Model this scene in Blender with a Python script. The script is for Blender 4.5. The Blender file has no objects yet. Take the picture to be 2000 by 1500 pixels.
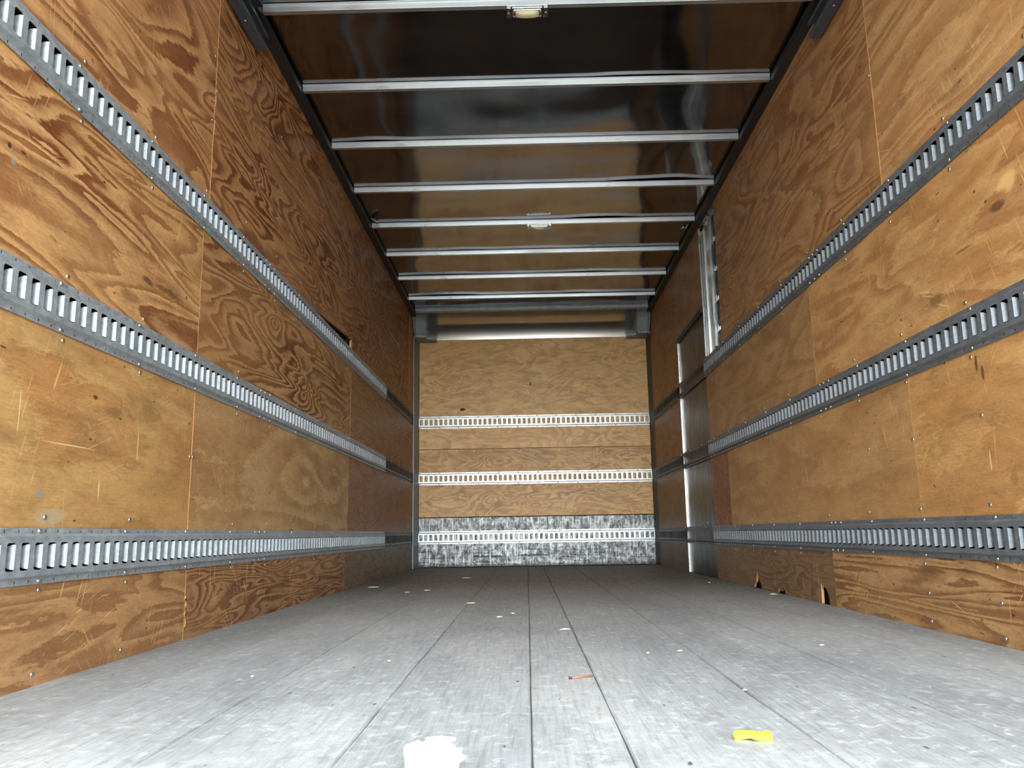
import bpy, math, random
from mathutils import Vector, Matrix, noise as mnoise

random.seed(7)
SC = bpy.context.scene
COL = SC.collection
R_ = math.radians

# ------------------------------------------------------------------ camera
cam_d = bpy.data.cameras.new('camera')
cam_d.sensor_fit = 'HORIZONTAL'
cam_d.sensor_width = 36.0
cam_d.lens = 1583.8 / 2000 * 36.0
cam_d.clip_start = 0.02
cam_d.clip_end = 400
cam = bpy.data.objects.new('camera', cam_d)
COL.objects.link(cam)
_p, _y, _r = R_(10.4381), R_(-0.894), R_(-0.9296)
def _cray(x, y):
    c, s = math.cos(_r), math.sin(_r); x, y = c*x - s*y, s*x + c*y
    d = (x, 1.0, y)
    c, s = math.cos(_p), math.sin(_p); d = (d[0], c*d[1] - s*d[2], s*d[1] + c*d[2])
    c, s = math.cos(_y), math.sin(_y); return Vector((c*d[0] + s*d[1], -s*d[0] + c*d[1], d[2]))
_f = _cray(0, 0); _xr = _cray(1, 0) - _f; _yr = _cray(0, 1) - _f
_m = Matrix((_xr, _yr, -_f)).transposed().to_4x4()
_m.translation = Vector((-0.0831, 0.0, 0.3268))
cam.matrix_world = _m
SC.camera = cam

# ------------------------------------------------------------------ world, sun, exposure
SC.view_settings.view_transform = 'Standard'
SC.view_settings.look = 'None'
SC.view_settings.gamma = 1.0
SC.view_settings.use_curve_mapping = False
SC.view_settings.exposure = 1.36
world = bpy.data.worlds.new('world'); SC.world = world
world.use_nodes = True
wt = world.node_tree
for n in list(wt.nodes): wt.nodes.remove(n)
wo = wt.nodes.new('ShaderNodeOutputWorld')
bg = wt.nodes.new('ShaderNodeBackground')
# overcast sky: zenith brighter than the horizon, plus a lobe added on the side the open doors face, to brighten the front wall
def wn(ty): return wt.nodes.new(ty)
tc = wn('ShaderNodeTexCoord'); sp = wn('ShaderNodeSeparateXYZ'); wt.links.new(tc.outputs['Generated'], sp.inputs[0])
rmp = wn('ShaderNodeMapRange'); wt.links.new(sp.outputs[2], rmp.inputs[0])
rmp.inputs[1].default_value = 0.0; rmp.inputs[2].default_value = 1.0; rmp.inputs[3].default_value = 1.0; rmp.inputs[4].default_value = 2.5
dt = wn('ShaderNodeVectorMath'); dt.operation = 'DOT_PRODUCT'; wt.links.new(tc.outputs['Generated'], dt.inputs[0]); dt.inputs[1].default_value = (0.0, -0.985, 0.174)
mx = wn('ShaderNodeMath'); mx.operation = 'MAXIMUM'; wt.links.new(dt.outputs['Value'], mx.inputs[0]); mx.inputs[1].default_value = 0.0
pw = wn('ShaderNodeMath'); pw.operation = 'POWER'; wt.links.new(mx.outputs[0], pw.inputs[0]); pw.inputs[1].default_value = 14.0
ml = wn('ShaderNodeMath'); ml.operation = 'MULTIPLY'; wt.links.new(pw.outputs[0], ml.inputs[0]); ml.inputs[1].default_value = 10.5
ad = wn('ShaderNodeMath'); ad.operation = 'ADD'; wt.links.new(rmp.outputs[0], ad.inputs[0]); wt.links.new(ml.outputs[0], ad.inputs[1])
bg.inputs[0].default_value = (0.90, 0.98, 1.02, 1)
wt.links.new(ad.outputs[0], bg.inputs[1])
wt.links.new(bg.outputs[0], wo.inputs[0])

sun_d = bpy.data.lights.new('sun', 'SUN'); sun_d.energy = 5.0; sun_d.angle = R_(0.6); sun_d.color = (1.0, 0.95, 0.88)
sun = bpy.data.objects.new('sun', sun_d); COL.objects.link(sun)
sun.rotation_euler = (R_(-38), R_(14), 0)      # from the cab side: the floor near the opening stays in the body's shade

# ------------------------------------------------------------------ dimensions (metres)
XW = 1.22            # inner face of the plywood
Y0 = 0.70            # rear opening
YB = 8.34            # inner face of the front wall lining
H = 2.53             # underside of the roof bows
RZ = [1.4745, 0.8905, 0.2930]     # rail centre heights
HR = 0.0635          # half height of a rail

# ------------------------------------------------------------------ helpers
class MB:
    def __init__(s): s.v = []; s.f = []; s.mi = []; s.sm = []
    def add(s, vs, fs, mi=0, sm=False):
        b = len(s.v); s.v += [tuple(v) for v in vs]
        for f in fs: s.f.append([b+i for i in f]); s.mi.append(mi); s.sm.append(sm)
    def box(s, x0, x1, y0, y1, z0, z1, mi=0):
        vs = [(x, y, z) for x in (x0, x1) for y in (y0, y1) for z in (z0, z1)]
        s.add(vs, [(0,1,3,2),(4,6,7,5),(0,4,5,1),(2,3,7,6),(0,2,6,4),(1,5,7,3)], mi)
    def prism(s, poly, axis, a0, a1, mi=0, sm=False):
        # poly: 2D points in the two other axes in order; axis 0/1/2
        n = len(poly)
        def P(p, a):
            q = [0,0,0]; o = [i for i in range(3) if i != axis]
            q[axis] = a; q[o[0]] = p[0]; q[o[1]] = p[1]; return tuple(q)
        vs = [P(p, a0) for p in poly] + [P(p, a1) for p in poly]
        fs = [tuple(range(n)), tuple(range(2*n-1, n-1, -1))]
        s.add(vs, fs, mi)
        b = len(s.v) - 2*n
        for i in range(n):
            j = (i+1) % n
            s.f.append([b+i, b+j, b+n+j, b+n+i]); s.mi.append(mi); s.sm.append(sm)
    def cyl(s, c, r, h, axis=2, n=14, r2=None, mi=0, sm=True, cap=True):
        r2 = r if r2 is None else r2
        o = [i for i in range(3) if i != axis]; vs = []
        for k, (rr, hh) in enumerate(((r, 0), (r2, h))):
            for i in range(n):
                a = 2*math.pi*i/n; q = list(c); q[o[0]] += rr*math.cos(a); q[o[1]] += rr*math.sin(a); q[axis] += hh
                vs.append(q)
        b = len(s.v)
        s.add(vs, [(i, (i+1) % n, n+(i+1) % n, n+i) for i in range(n)], mi, sm)
        if cap:
            s.f.append([b+i for i in range(n)][::-1]); s.mi.append(mi); s.sm.append(False)
            s.f.append([b+n+i for i in range(n)]); s.mi.append(mi); s.sm.append(False)
    def tube(s, pts, r, n=8, mi=0):
        pts = [Vector(p) for p in pts]; rings = []
        for i, p in enumerate(pts):
            t = (pts[min(i+1, len(pts)-1)] - pts[max(i-1, 0)]).normalized()
            a = t.cross(Vector((0.13, 0.31, 0.94))).normalized(); b2 = t.cross(a)
            rings.append([p + r*(math.cos(2*math.pi*k/n)*a + math.sin(2*math.pi*k/n)*b2) for k in range(n)])
        vs = [v for rg in rings for v in rg]
        fs = [(i*n+k, i*n+(k+1) % n, (i+1)*n+(k+1) % n, (i+1)*n+k) for i in range(len(pts)-1) for k in range(n)]
        fs += [tuple(range(n))[::-1], tuple((len(pts)-1)*n+k for k in range(n))]
        s.add(vs, fs, mi, True)
    def build(s, name, mats, parent=None, origin=None, bevel=0):
        if not isinstance(mats, (list, tuple)): mats = [mats]
        if origin is None:
            xs = [[v[i] for v in s.v] for i in range(3)]
            origin = Vector(((min(xs[0])+max(xs[0]))/2, (min(xs[1])+max(xs[1]))/2, min(xs[2])))
        origin = Vector(origin)
        me = bpy.data.meshes.new(name)
        me.from_pydata([Vector(v)-origin for v in s.v], [], s.f)
        for m in mats: me.materials.append(m)
        me.polygons.foreach_set('material_index', s.mi)
        me.polygons.foreach_set('use_smooth', s.sm)
        me.update()
        import bmesh
        bm = bmesh.new(); bm.from_mesh(me); bmesh.ops.recalc_face_normals(bm, faces=bm.faces); bm.to_mesh(me); bm.free()
        o = bpy.data.objects.new(name, me); COL.objects.link(o)
        o.location = origin
        if parent is not None:
            o.parent = parent; o.location = origin - ploc(parent)
        if bevel:
            md = o.modifiers.new('bevel', 'BEVEL'); md.width = bevel; md.segments = 2; md.limit_method = 'ANGLE'
        return o
def ploc(o):
    v = Vector(o.location)
    while o.parent is not None: o = o.parent; v += Vector(o.location)
    return v
def tag(o, label=None, cat=None, group=None, kind=None):
    if label: o['label'] = label
    if cat: o['category'] = cat
    if group: o['group'] = group
    if kind: o['kind'] = kind
    return o
def struct(o): o['kind'] = 'structure'; return o
def copy_part(o, parent, loc):
    c = o.copy(); COL.objects.link(c); c.parent = parent; c.location = Vector(loc) - ploc(parent); return c

# ------------------------------------------------------------------ node helpers
class T:
    def __init__(s, name):
        s.m = bpy.data.materials.new(name); s.m.use_nodes = True; s.t = s.m.node_tree
        for n in list(s.t.nodes): s.t.nodes.remove(n)
        s.out = s.n('ShaderNodeOutputMaterial'); s.b = s.n('ShaderNodeBsdfPrincipled')
        s.l(s.b.outputs[0], s.out.inputs[0])
    def n(s, ty): return s.t.nodes.new(ty)
    def l(s, a, b): s.t.links.new(a, b)
    def put(s, sock, v):
        if isinstance(v, bpy.types.NodeSocket): s.l(v, sock)
        elif isinstance(v, (tuple, list)) and len(v) == 3 and sock.type == 'RGBA': sock.default_value = (*v, 1)
        else: sock.default_value = v
    def math(s, op, a, b=0.0, c=0.0, clamp=False):
        n = s.n('ShaderNodeMath'); n.operation = op; n.use_clamp = clamp
        s.put(n.inputs[0], a); s.put(n.inputs[1], b); s.put(n.inputs[2], c); return n.outputs[0]
    def mix(s, f, a, b, mode='MIX'):
        n = s.n('ShaderNodeMixRGB'); n.blend_type = mode; s.put(n.inputs[0], f); s.put(n.inputs[1], a); s.put(n.inputs[2], b); return n.outputs[0]
    def coords(s, kind='Object'):
        n = s.n('ShaderNodeTexCoord'); return n.outputs[kind]
    def sep(s, v):
        n = s.n('ShaderNodeSeparateXYZ'); s.l(v, n.inputs[0]); return n.outputs
    def comb(s, x, y, z):
        n = s.n('ShaderNodeCombineXYZ'); s.put(n.inputs[0], x); s.put(n.inputs[1], y); s.put(n.inputs[2], z); return n.outputs[0]
    def noise(s, vec, scale, detail=2.0, rough=0.5, dist=0.0):
        n = s.n('ShaderNodeTexNoise'); s.l(vec, n.inputs['Vector']); n.inputs['Scale'].default_value = scale
        n.inputs['Detail'].default_value = detail; n.inputs['Roughness'].default_value = rough; n.inputs['Distortion'].default_value = dist
        return n.outputs['Fac']
    def ramp(s, f, stops, interp='LINEAR'):
        n = s.n('ShaderNodeValToRGB'); cr = n.color_ramp; cr.interpolation = interp; s.l(f, n.inputs[0])
        while len(cr.elements) < len(stops): cr.elements.new(0.5)
        for e, (p, c) in zip(cr.elements, stops):
            e.position = p; e.color = (*c, 1) if isinstance(c, (tuple, list)) else (c, c, c, 1)
        return n.outputs[0]
    def rng(s, v, a, b, c=0.0, d=1.0):
        n = s.n('ShaderNodeMapRange'); s.l(v, n.inputs[0])
        for i, q in enumerate((a, b, c, d)): n.inputs[i+1].default_value = q
        return n.outputs[0]
    def bump(s, h, strength=0.2, dist=0.002):
        n = s.n('ShaderNodeBump'); s.l(h, n.inputs['Height']); n.inputs['Strength'].default_value = strength; n.inputs['Distance'].default_value = dist
        s.l(n.outputs[0], s.b.inputs['Normal'])
    def set(s, **k):
        for a, v in k.items():
            s.put(s.b.inputs[a.replace('_', ' ')], v)
        return s.m

def srgb(r, g, b):
    f = lambda c: ((c/255)/12.92 if c/255 <= 0.04045 else ((c/255+0.055)/1.055)**2.4)
    return (f(r), f(g), f(b))

# ---- plywood: contour rings of a stretched noise field, as in rotary-cut fir veneer
def plywood(name, seed, horiz=1, light=(206,146,78), dark=(142,78,34), freq=12.0, strength=0.8, su=0.9, sv=4.5, knots=(), scr=0.5, dirt=0.25, shift=0.0, wob=0.5, cut=0.62, marks=()):
    light = ((light[0]+3)*0.955, (light[1]+16)*0.95, (light[2]+27)*0.94); dark = (dark[0]-8, dark[1]-6, dark[2]+6)
    t = T(name)
    P = t.sep(t.coords('Object'))
    u = P[horiz]; v = P[2]
    us = t.math('ADD', t.math('MULTIPLY', u, su), seed*7.31)
    vs = t.math('MULTIPLY', v, sv)
    n1 = t.noise(t.comb(us, vs, seed*3.17), 1.0, 2.0, 0.42, wob)
    field = t.math('MULTIPLY', n1, freq)
    field = t.math('ADD', field, t.math('MULTIPLY', v, 1.6))
    for (ku, kv, amp, size) in knots:
        du = t.math('MULTIPLY', t.math('SUBTRACT', u, ku), 0.55); dv = t.math('SUBTRACT', v, kv)
        r = t.math('SQRT', t.math('ADD', t.math('MULTIPLY', du, du), t.math('MULTIPLY', dv, dv)))
        e = t.math('MULTIPLY', t.math('EXPONENT', t.math('MULTIPLY', r, -1.0/size)), amp)
        field = t.math('ADD', field, e)
    jag = t.noise(t.comb(t.math('MULTIPLY', u, 20.0), t.math('MULTIPLY', v, 75.0), seed), 1.0, 3.0, 0.7)
    field = t.math('ADD', field, t.math('MULTIPLY', jag, 0.62))
    fr = t.math('FRACT', field)
    band = t.ramp(fr, [(0.0, 0.0), (0.10, 0.02), (cut-0.20, 0.35), (cut, 0.92), (0.90, 1.0), (0.965, 0.15), (1.0, 0.0)])
    var = t.noise(t.comb(t.math('MULTIPLY', u, 1.3), t.math('MULTIPLY', v, 3.0), seed+9.0), 1.0, 3.0, 0.55)
    band = t.math('MULTIPLY', band, t.math('MULTIPLY', t.rng(var, 0.3, 0.7, 0.45, 1.15), strength), clamp=True)
    col = t.mix(band, srgb(*light), srgb(*dark))
    late = t.ramp(fr, [(0.0, 0.5), (0.03, 0.0), (cut, 0.0), (0.86, 0.25), (0.93, 0.9), (0.98, 0.5), (1.0, 0.5)])
    col = t.mix(t.math('MULTIPLY', late, t.math('MULTIPLY', t.rng(var, 0.3, 0.7, 0.3, 1.0), 0.55*strength)), col, srgb(dark[0]*0.72, dark[1]*0.62, dark[2]*0.55))
    mot = t.noise(t.comb(t.math('MULTIPLY', u, 5.0), t.math('MULTIPLY', v, 15.0), seed+14.0), 1.0, 6, 0.72, 0.4)
    col = t.mix(1.0, col, t.ramp(mot, [(0.28, 0.60), (0.5, 0.98), (0.72, 1.22)]), 'MULTIPLY')
    # slow tint, fibres
    tint = t.noise(t.comb(t.math('MULTIPLY', u, 0.9), t.math('MULTIPLY', v, 2.2), seed+21.0), 1.0, 4.0, 0.6)
    col = t.mix(t.rng(tint, 0.35, 0.72, 0.0, 0.42), col, srgb(min(255, light[0]*0.93), light[1]*0.84, light[2]*0.72), 'MIX')
    fib = t.noise(t.comb(t.math('MULTIPLY', u, 5.0), t.math('MULTIPLY', v, 330.0), seed+2.0), 1.0, 3.0, 0.65)
    col = t.mix(1.0, col, t.ramp(fib, [(0.25, 0.84), (0.5, 1.0), (0.78, 1.10)]), 'MULTIPLY')
    fine = t.noise(t.comb(t.math('MULTIPLY', u, 60.0), t.math('MULTIPLY', v, 160.0), seed+5.0), 1.0, 3.0, 0.7)
    col = t.mix(1.0, col, t.ramp(fine, [(0.3, 0.86), (0.7, 1.1)]), 'MULTIPLY')
    # pale scratches at several angles
    for k, (ang, fu, fv, th) in enumerate(((1.25, 1.7, 60.0, 0.735), (0.35, 1.6, 75.0, 0.745), (2.3, 2.2, 70.0, 0.745), (1.62, 1.1, 80.0, 0.75))):
        a = t.math('ADD', t.math('MULTIPLY', u, math.cos(ang)), t.math('MULTIPLY', v, math.sin(ang)))
        b = t.math('SUBTRACT', t.math('MULTIPLY', v, math.cos(ang)), t.math('MULTIPLY', u, math.sin(ang)))
        s1 = t.noise(t.comb(t.math('MULTIPLY', a, fu*5), t.math('MULTIPLY', b, fv*3.2), seed+k*3.3), 1.0, 0.0, 0.5, 0.15)
        m = t.math('MULTIPLY', t.rng(s1, th+0.02, th+0.05, 0.0, scr), t.rng(t.noise(t.comb(t.math('MULTIPLY', u, 2.0), t.math('MULTIPLY', v, 3.0), seed+k*5.1), 1.0, 1, 0.5), 0.54, 0.62, 0.0, 1.0))
        col = t.mix(m, col, srgb(232, 190, 128))
    # small dark gouges and grime
    g1 = t.noise(t.comb(t.math('MULTIPLY', u, 26.0), t.math('MULTIPLY', v, 60.0), seed+40.0), 1.0, 1.0, 0.5)
    col = t.mix(t.rng(g1, 0.755, 0.79, 0.0, 0.75), col, srgb(60, 34, 18))
    g2 = t.noise(t.comb(t.math('MULTIPLY', u, 2.6), t.math('MULTIPLY', v, 5.5), seed+60.0), 1.0, 5.0, 0.7)
    col = t.mix(t.rng(g2, 0.60, 0.80, 0.0, dirt), col, srgb(92, 74, 54))
    for (mu, mv, ru, rv, mc, ms) in marks:      # stains, chips and scratches of their own shape
        wu = t.math('ADD', u, t.rng(g2, 0.3, 0.7, -ru*0.5, ru*0.5)); wv = t.math('ADD', v, t.rng(mot, 0.3, 0.7, -rv*0.6, rv*0.6))
        du = t.math('MULTIPLY', t.math('SUBTRACT', wu, mu), 1.0/ru); dv = t.math('MULTIPLY', t.math('SUBTRACT', wv, mv), 1.0/rv)
        rr = t.math('ADD', t.math('MULTIPLY', du, du), t.math('MULTIPLY', dv, dv))
        col = t.mix(t.rng(rr, 1.3, 0.4, 0.0, ms), col, srgb(*mc))
    ro = t.rng(fib, 0.3, 0.7, 0.42, 0.58)
    t.bump(t.math('ADD', t.math('MULTIPLY', fib, 0.5), t.math('MULTIPLY', band, -0.3)), 0.12, 0.002)
    return t.set(Base_Color=col, Roughness=ro, Specular_IOR_Level=0.32)

def ply_edge():
    t = T('plywood_edge')
    P = t.coords('Object')
    n = t.noise(P, 60.0, 3, 0.6)
    return t.set(Base_Color=t.ramp(n, [(0.3, srgb(170,116,62)), (0.7, srgb(206,156,96))]), Roughness=0.7)
M_EDGE = ply_edge()

def metal(name, col=(150,155,160), rough=0.4, var=0.15, met=1.0, scale=30.0, stretch=(1,1,1), smudge=0.0, bump=0.05, scratches=0.0):
    t = T(name)
    P = t.sep(t.coords('Object'))
    v = t.comb(t.math('MULTIPLY', P[0], stretch[0]), t.math('MULTIPLY', P[1], stretch[1]), t.math('MULTIPLY', P[2], stretch[2]))
    n = t.noise(v, scale, 4, 0.65); n2 = t.noise(v, scale*0.12, 3, 0.6)
    c = srgb(*col)
    k = t.ramp(n, [(0.3, 1-var), (0.7, 1+var)])
    cc = t.mix(1.0, c, k, 'MULTIPLY')
    if smudge: cc = t.mix(t.rng(n2, 0.48, 0.68, 0, smudge), cc, (c[0]*0.35, c[1]*0.35, c[2]*0.35))
    if scratches:
        s1 = t.noise(t.comb(t.math('MULTIPLY', P[0], 260), t.math('MULTIPLY', P[1], 3), t.math('MULTIPLY', P[2], 260)), 1.0, 1, 0.5)
        cc = t.mix(t.rng(s1, 0.70, 0.76, 0, scratches), cc, (0.85, 0.87, 0.9))
    ro = t.rng(n, 0.3, 0.7, max(0.05, rough-0.08), rough+0.1)
    if bump: t.bump(n, bump, 0.001)
    return t.set(Base_Color=cc, Metallic=met, Roughness=ro)

M_RAILR = metal('galvanized_steel_dark', (124,129,134), 0.46, 0.26, 0.42, 70, (1,0.5,1), 0.25, 0.08)
M_RAILD = metal('galvanized_steel_dull', (92,95,98), 0.5, 0.14, 0.6, 70, (1,0.5,1), 0.25, 0.08)
M_RAIL = metal('galvanized_steel', (166,174,180), 0.46, 0.28, 0.38, 70, (1,0.5,1), 0.25, 0.08)
M_RAILB = metal('galvanized_steel_bright', (176,176,173), 0.40, 0.18, 0.85, 60, (1,1,1), 0.35, 0.08)
M_BOW = metal('roof_bow_metal', (214,220,224), 0.34, 0.07, 0.9, 26, (0.4,1,1), 0.15, 0.05)
M_ALU = metal('aluminium', (205,206,204), 0.28, 0.06, 1.0, 40, (1,1,0.1), 0.12, 0.03)
M_DOOR = metal('side_door_sheet', (62,62,63), 0.36, 0.10, 0.7, 22, (1,1,0.2), 0.3, 0.05)
M_DARK = metal('dark_angle', (52,52,54), 0.5, 0.2, 0.3, 30, (1,0.4,1), 0.2, 0.05)
M_TRACK = metal('track_steel', (86,94,102), 0.42, 0.2, 0.4, 50, (1,0.3,1), 0.3, 0.08)
M_CORN = metal('corner_strip', (128,134,140), 0.45, 0.1, 0.5, 30)
M_SKIN = metal('body_skin', (30,30,31), 0.8, 0.15, 0.0, 12)  # shade of the hollow cavity put into the colour as matte black
M_CAST = metal('grey_casting', (146,154,154), 0.5, 0.12, 0.1, 40, (1,1,1), 0.2, 0.05)
M_SCREW = metal('screw_head', (190,188,182), 0.35, 0.1, 0.9, 200)
M_CHROME = metal('lamp_housing', (215,216,216), 0.2, 0.08, 1.0, 60)
M_OUT = metal('painted_body', (225,226,226), 0.4, 0.03, 0.0, 8)
M_EXT = metal('outer_frame', (60,60,62), 0.6, 0.1, 0.0, 8)

def roof_mat():
    t = T('roof_sheet_metal')
    P = t.sep(t.coords('Object'))
    v = t.comb(t.math('MULTIPLY', P[0], 1.0), t.math('MULTIPLY', P[1], 2.0), 0.0)
    n = t.noise(v, 2.0, 3, 0.6)
    fine = t.noise(t.comb(t.math('MULTIPLY', P[0], 3.0), t.math('MULTIPLY', P[1], 160.0), 0.0), 1.0, 2, 0.6)
    dots = t.noise(t.comb(t.math('MULTIPLY', P[0], 90.0), t.math('MULTIPLY', P[1], 60.0), 3.0), 1.0, 1, 0.5)
    c = t.ramp(n, [(0.3, (0.23,0.23,0.24)), (0.7, (0.33,0.33,0.34))])
    c = t.mix(t.rng(dots, 0.80, 0.84, 0, 0.8), c, (0.8,0.8,0.8))
    t.bump(fine, 0.02, 0.0006)
    return t.set(Base_Color=c, Metallic=1.0, Roughness=t.rng(n, 0.3, 0.7, 0.07, 0.13))
M_ROOF = roof_mat()
def cove_mat():
    t = T('cove_sheet_metal')
    P = t.coords('Object'); n = t.noise(P, 3.0, 3, 0.6)
    return t.set(Base_Color=(0.62,0.60,0.56), Metallic=1.0, Roughness=t.rng(n, 0.3, 0.7, 0.16, 0.26))
M_COVE = cove_mat()

def floor_mat():
    t = T('floor_planks')
    P = t.sep(t.coords('Object')); x, y = P[0], P[1]
    big = t.noise(t.comb(t.math('MULTIPLY', x, 1.6), t.math('MULTIPLY', y, 0.8), 0), 1.0, 4, 0.62, 0.4)
    fib = t.noise(t.comb(t.math('MULTIPLY', x, 120.0), t.math('MULTIPLY', y, 6.0), 1), 1.0, 4, 0.7)
    chip = t.noise(t.comb(t.math('MULTIPLY', x, 34.0), t.math('MULTIPLY', y, 30.0), 2), 1.0, 6, 0.72, 0.6)
    scuf = t.noise(t.comb(t.math('MULTIPLY', x, 12.0), t.math('MULTIPLY', y, 60.0), 4), 1.0, 3, 0.6, 0.3)
    plank = t.noise(t.comb(t.math('FLOOR', t.math('ADD', t.math('MULTIPLY', x, 3.38), 0.25)), 0.0, 5.5), 3.7, 0, 0.5)
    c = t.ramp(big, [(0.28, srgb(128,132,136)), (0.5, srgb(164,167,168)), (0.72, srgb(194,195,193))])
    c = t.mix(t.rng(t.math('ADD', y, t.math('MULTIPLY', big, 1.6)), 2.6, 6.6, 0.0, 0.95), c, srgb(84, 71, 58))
    c = t.mix(1.0, c, t.ramp(plank, [(0.2, 0.90), (0.8, 1.08)]), 'MULTIPLY')
    c = t.mix(1.0, c, t.ramp(fib, [(0.25, 0.66), (0.5, 0.98), (0.8, 1.18)]), 'MULTIPLY')
    c = t.mix(t.rng(chip, 0.54, 0.66, 0, 0.38), c, srgb(226,228,228))
    c = t.mix(t.rng(chip, 0.46, 0.34, 0, 0.6), c, srgb(138,131,126))
    c = t.mix(t.rng(scuf, 0.68, 0.80, 0, 0.6), c, srgb(88,80,74))
    d2 = t.noise(t.comb(t.math('MULTIPLY', x, 60.0), t.math('MULTIPLY', y, 18.0), 8), 1.0, 1, 0.5)
    c = t.mix(t.rng(d2, 0.75, 0.80, 0, 0.8), c, srgb(60,52,46))
    t.bump(t.math('ADD', t.math('MULTIPLY', fib, 0.6), t.math('MULTIPLY', chip, 1.2)), 0.35, 0.003)
    return t.set(Base_Color=c, Roughness=t.rng(chip, 0.3, 0.7, 0.5, 0.7), Specular_IOR_Level=0.25)
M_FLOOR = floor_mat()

def scuff_mat():
    t = T('scuffed_metal_sheet')
    P = t.sep(t.coords('Object')); x, z = P[0], P[2]
    a = t.noise(t.comb(t.math('MULTIPLY', x, 4.5), t.math('MULTIPLY', z, 38.0), 0), 1.0, 7, 0.75, 0.1)
    b = t.noise(t.comb(t.math('MULTIPLY', x, 22.0), t.math('MULTIPLY', z, 12.0), 3), 1.0, 8, 0.80, 0.15)
    low = t.rng(z, 0.02, 0.26, 1.0, 0.0)
    c = t.ramp(b, [(0.36, srgb(38,38,38)), (0.47, srgb(92,92,90)), (0.60, srgb(180,180,176)), (0.75, srgb(232,232,228))])
    k = t.math('MULTIPLY', t.rng(a, 0.50, 0.58, 0.0, 0.95), t.rng(low, 0, 1, 0.30, 1.0))
    c = t.mix(k, c, srgb(30,30,32))
    for (bx, bz, hx, hz, k2) in ((-0.54, 0.135, 0.13, 0.006, 0.8), (-0.50, 0.100, 0.17, 0.012, 0.95), (-0.02, 0.108, 0.15, 0.011, 0.95), (0.02, 0.165, 0.14, 0.005, 0.8), (0.52, 0.100, 0.15, 0.005, 0.9), (0.48, 0.155, 0.16, 0.005, 0.9), (-1.10, 0.150, 0.07, 0.008, 0.9), (-1.08, 0.090, 0.10, 0.006, 0.8), (1.02, 0.165, 0.10, 0.004, 0.8)):
        wz = t.math('ADD', z, t.rng(b, 0.3, 0.7, -0.012, 0.012)); wx = t.math('ADD', x, t.rng(a, 0.3, 0.7, -0.05, 0.05))
        d1 = t.math('ABSOLUTE', t.math('SUBTRACT', wx, bx)); d3 = t.math('ABSOLUTE', t.math('SUBTRACT', wz, bz))
        c = t.mix(t.math('MULTIPLY', t.rng(d1, hx, hx*0.8, 0, k2), t.rng(d3, hz, hz*0.5, 0, 1)), c, srgb(24,24,25))
    vert = t.noise(t.comb(t.math('MULTIPLY', x, 60.0), t.math('MULTIPLY', z, 3.0), 6), 1.0, 3, 0.6)
    c = t.mix(t.rng(vert, 0.56, 0.68, 0, 0.6), c, srgb(225,225,222))
    c = t.mix(t.rng(z, 0.035, 0.0, 0, 0.85), c, srgb(18,18,18))
    t.bump(a, 0.2, 0.002)
    return t.set(Base_Color=c, Metallic=0.45, Roughness=0.5)
M_SCUFF = scuff_mat()

def plain(name, col, rough=0.6, **k):
    t = T(name); return t.set(Base_Color=srgb(*col), Roughness=rough, **k)
M_DIRT = plain('joint_dirt', (96,92,86), 0.9)
M_BLACK = plain('black_rubber', (14,14,15), 0.6)
M_LENS = plain('lamp_lens', (226,216,176), 0.35)
M_WHITEW = plain('white_wire', (210,210,205), 0.5)
M_BLACKW = plain('black_wire', (22,22,24), 0.45)
M_PAPER = plain('white_paper', (250,250,248), 0.75)
M_YEL = plain('yellow_foam', (240,226,60), 0.6)
M_RED = plain('red_stick', (150,92,78), 0.5)
M_CHIP = plain('wood_chip', (226,208,176), 0.7)
M_CHIPD = plain('dark_chip', (70,60,50), 0.8)
M_GROUND = metal('yard_concrete', (150,148,142), 0.85, 0.12, 0.0, 6)

# ------------------------------------------------------------------ structure
g = MB(); g.box(-40, 40, -60, 60, -1.3, -1.2)
struct(g.build('ground', M_GROUND))

# floor: planks with worn open joints, one continuous deck
seams = [-1.222, -0.948, -0.668, -0.372, -0.082, 0.066, 0.362, 0.655, 0.956, 1.222]
f = MB()
for a, b in zip(seams[:-1], seams[1:]):
    n = 120
    prof_l = []; prof_r = []
    for i in range(n+1):
        y = Y0 - 0.02 + (YB+0.02-Y0)*i/n
        w1 = 0.0006 + 0.0022*abs(mnoise.noise(Vector((a*9, y*3.1, 1)))) ; w2 = 0.0006 + 0.0022*abs(mnoise.noise(Vector((b*9, y*3.1, 5))))
        c1 = 0.002 + 0.008*abs(mnoise.noise(Vector((a*9, y*2.0, 11)))); c2 = 0.002 + 0.008*abs(mnoise.noise(Vector((b*9, y*2.0, 15))))
        prof_l.append((a+w1, y, c1)); prof_r.append((b-w2, y, c2))
    vs = []
    for (xl, y, c1), (xr, _, c2) in zip(prof_l, prof_r):
        vs += [(xl, y, -0.035), (xl, y, -0.0035), (xl+c1*0.6, y, 0.0), (xr-c2*0.6, y, 0.0), (xr, y, -0.0035), (xr, y, -0.035)]
    fs = []
    for i in range(n):
        for k in range(5): fs.append((i*6+k, i*6+k+1, (i+1)*6+k+1, (i+1)*6+k))
    f.add(vs, fs)
    f.add([vs[k] for k in range(6)], [tuple(range(6))])
    f.add([vs[n*6+k] for k in range(6)], [tuple(range(6))])
f.box(-1.27, 1.27, Y0-0.02, YB+0.06, -0.12, -0.035, 1)
for b in seams[1:-1]: f.box(b-0.006, b+0.006, Y0, YB, -0.034, -0.0055, 2)
fl = struct(f.build('floor', [M_FLOOR, M_EXT, M_DIRT], origin=(0, 0, 0)))

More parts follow.
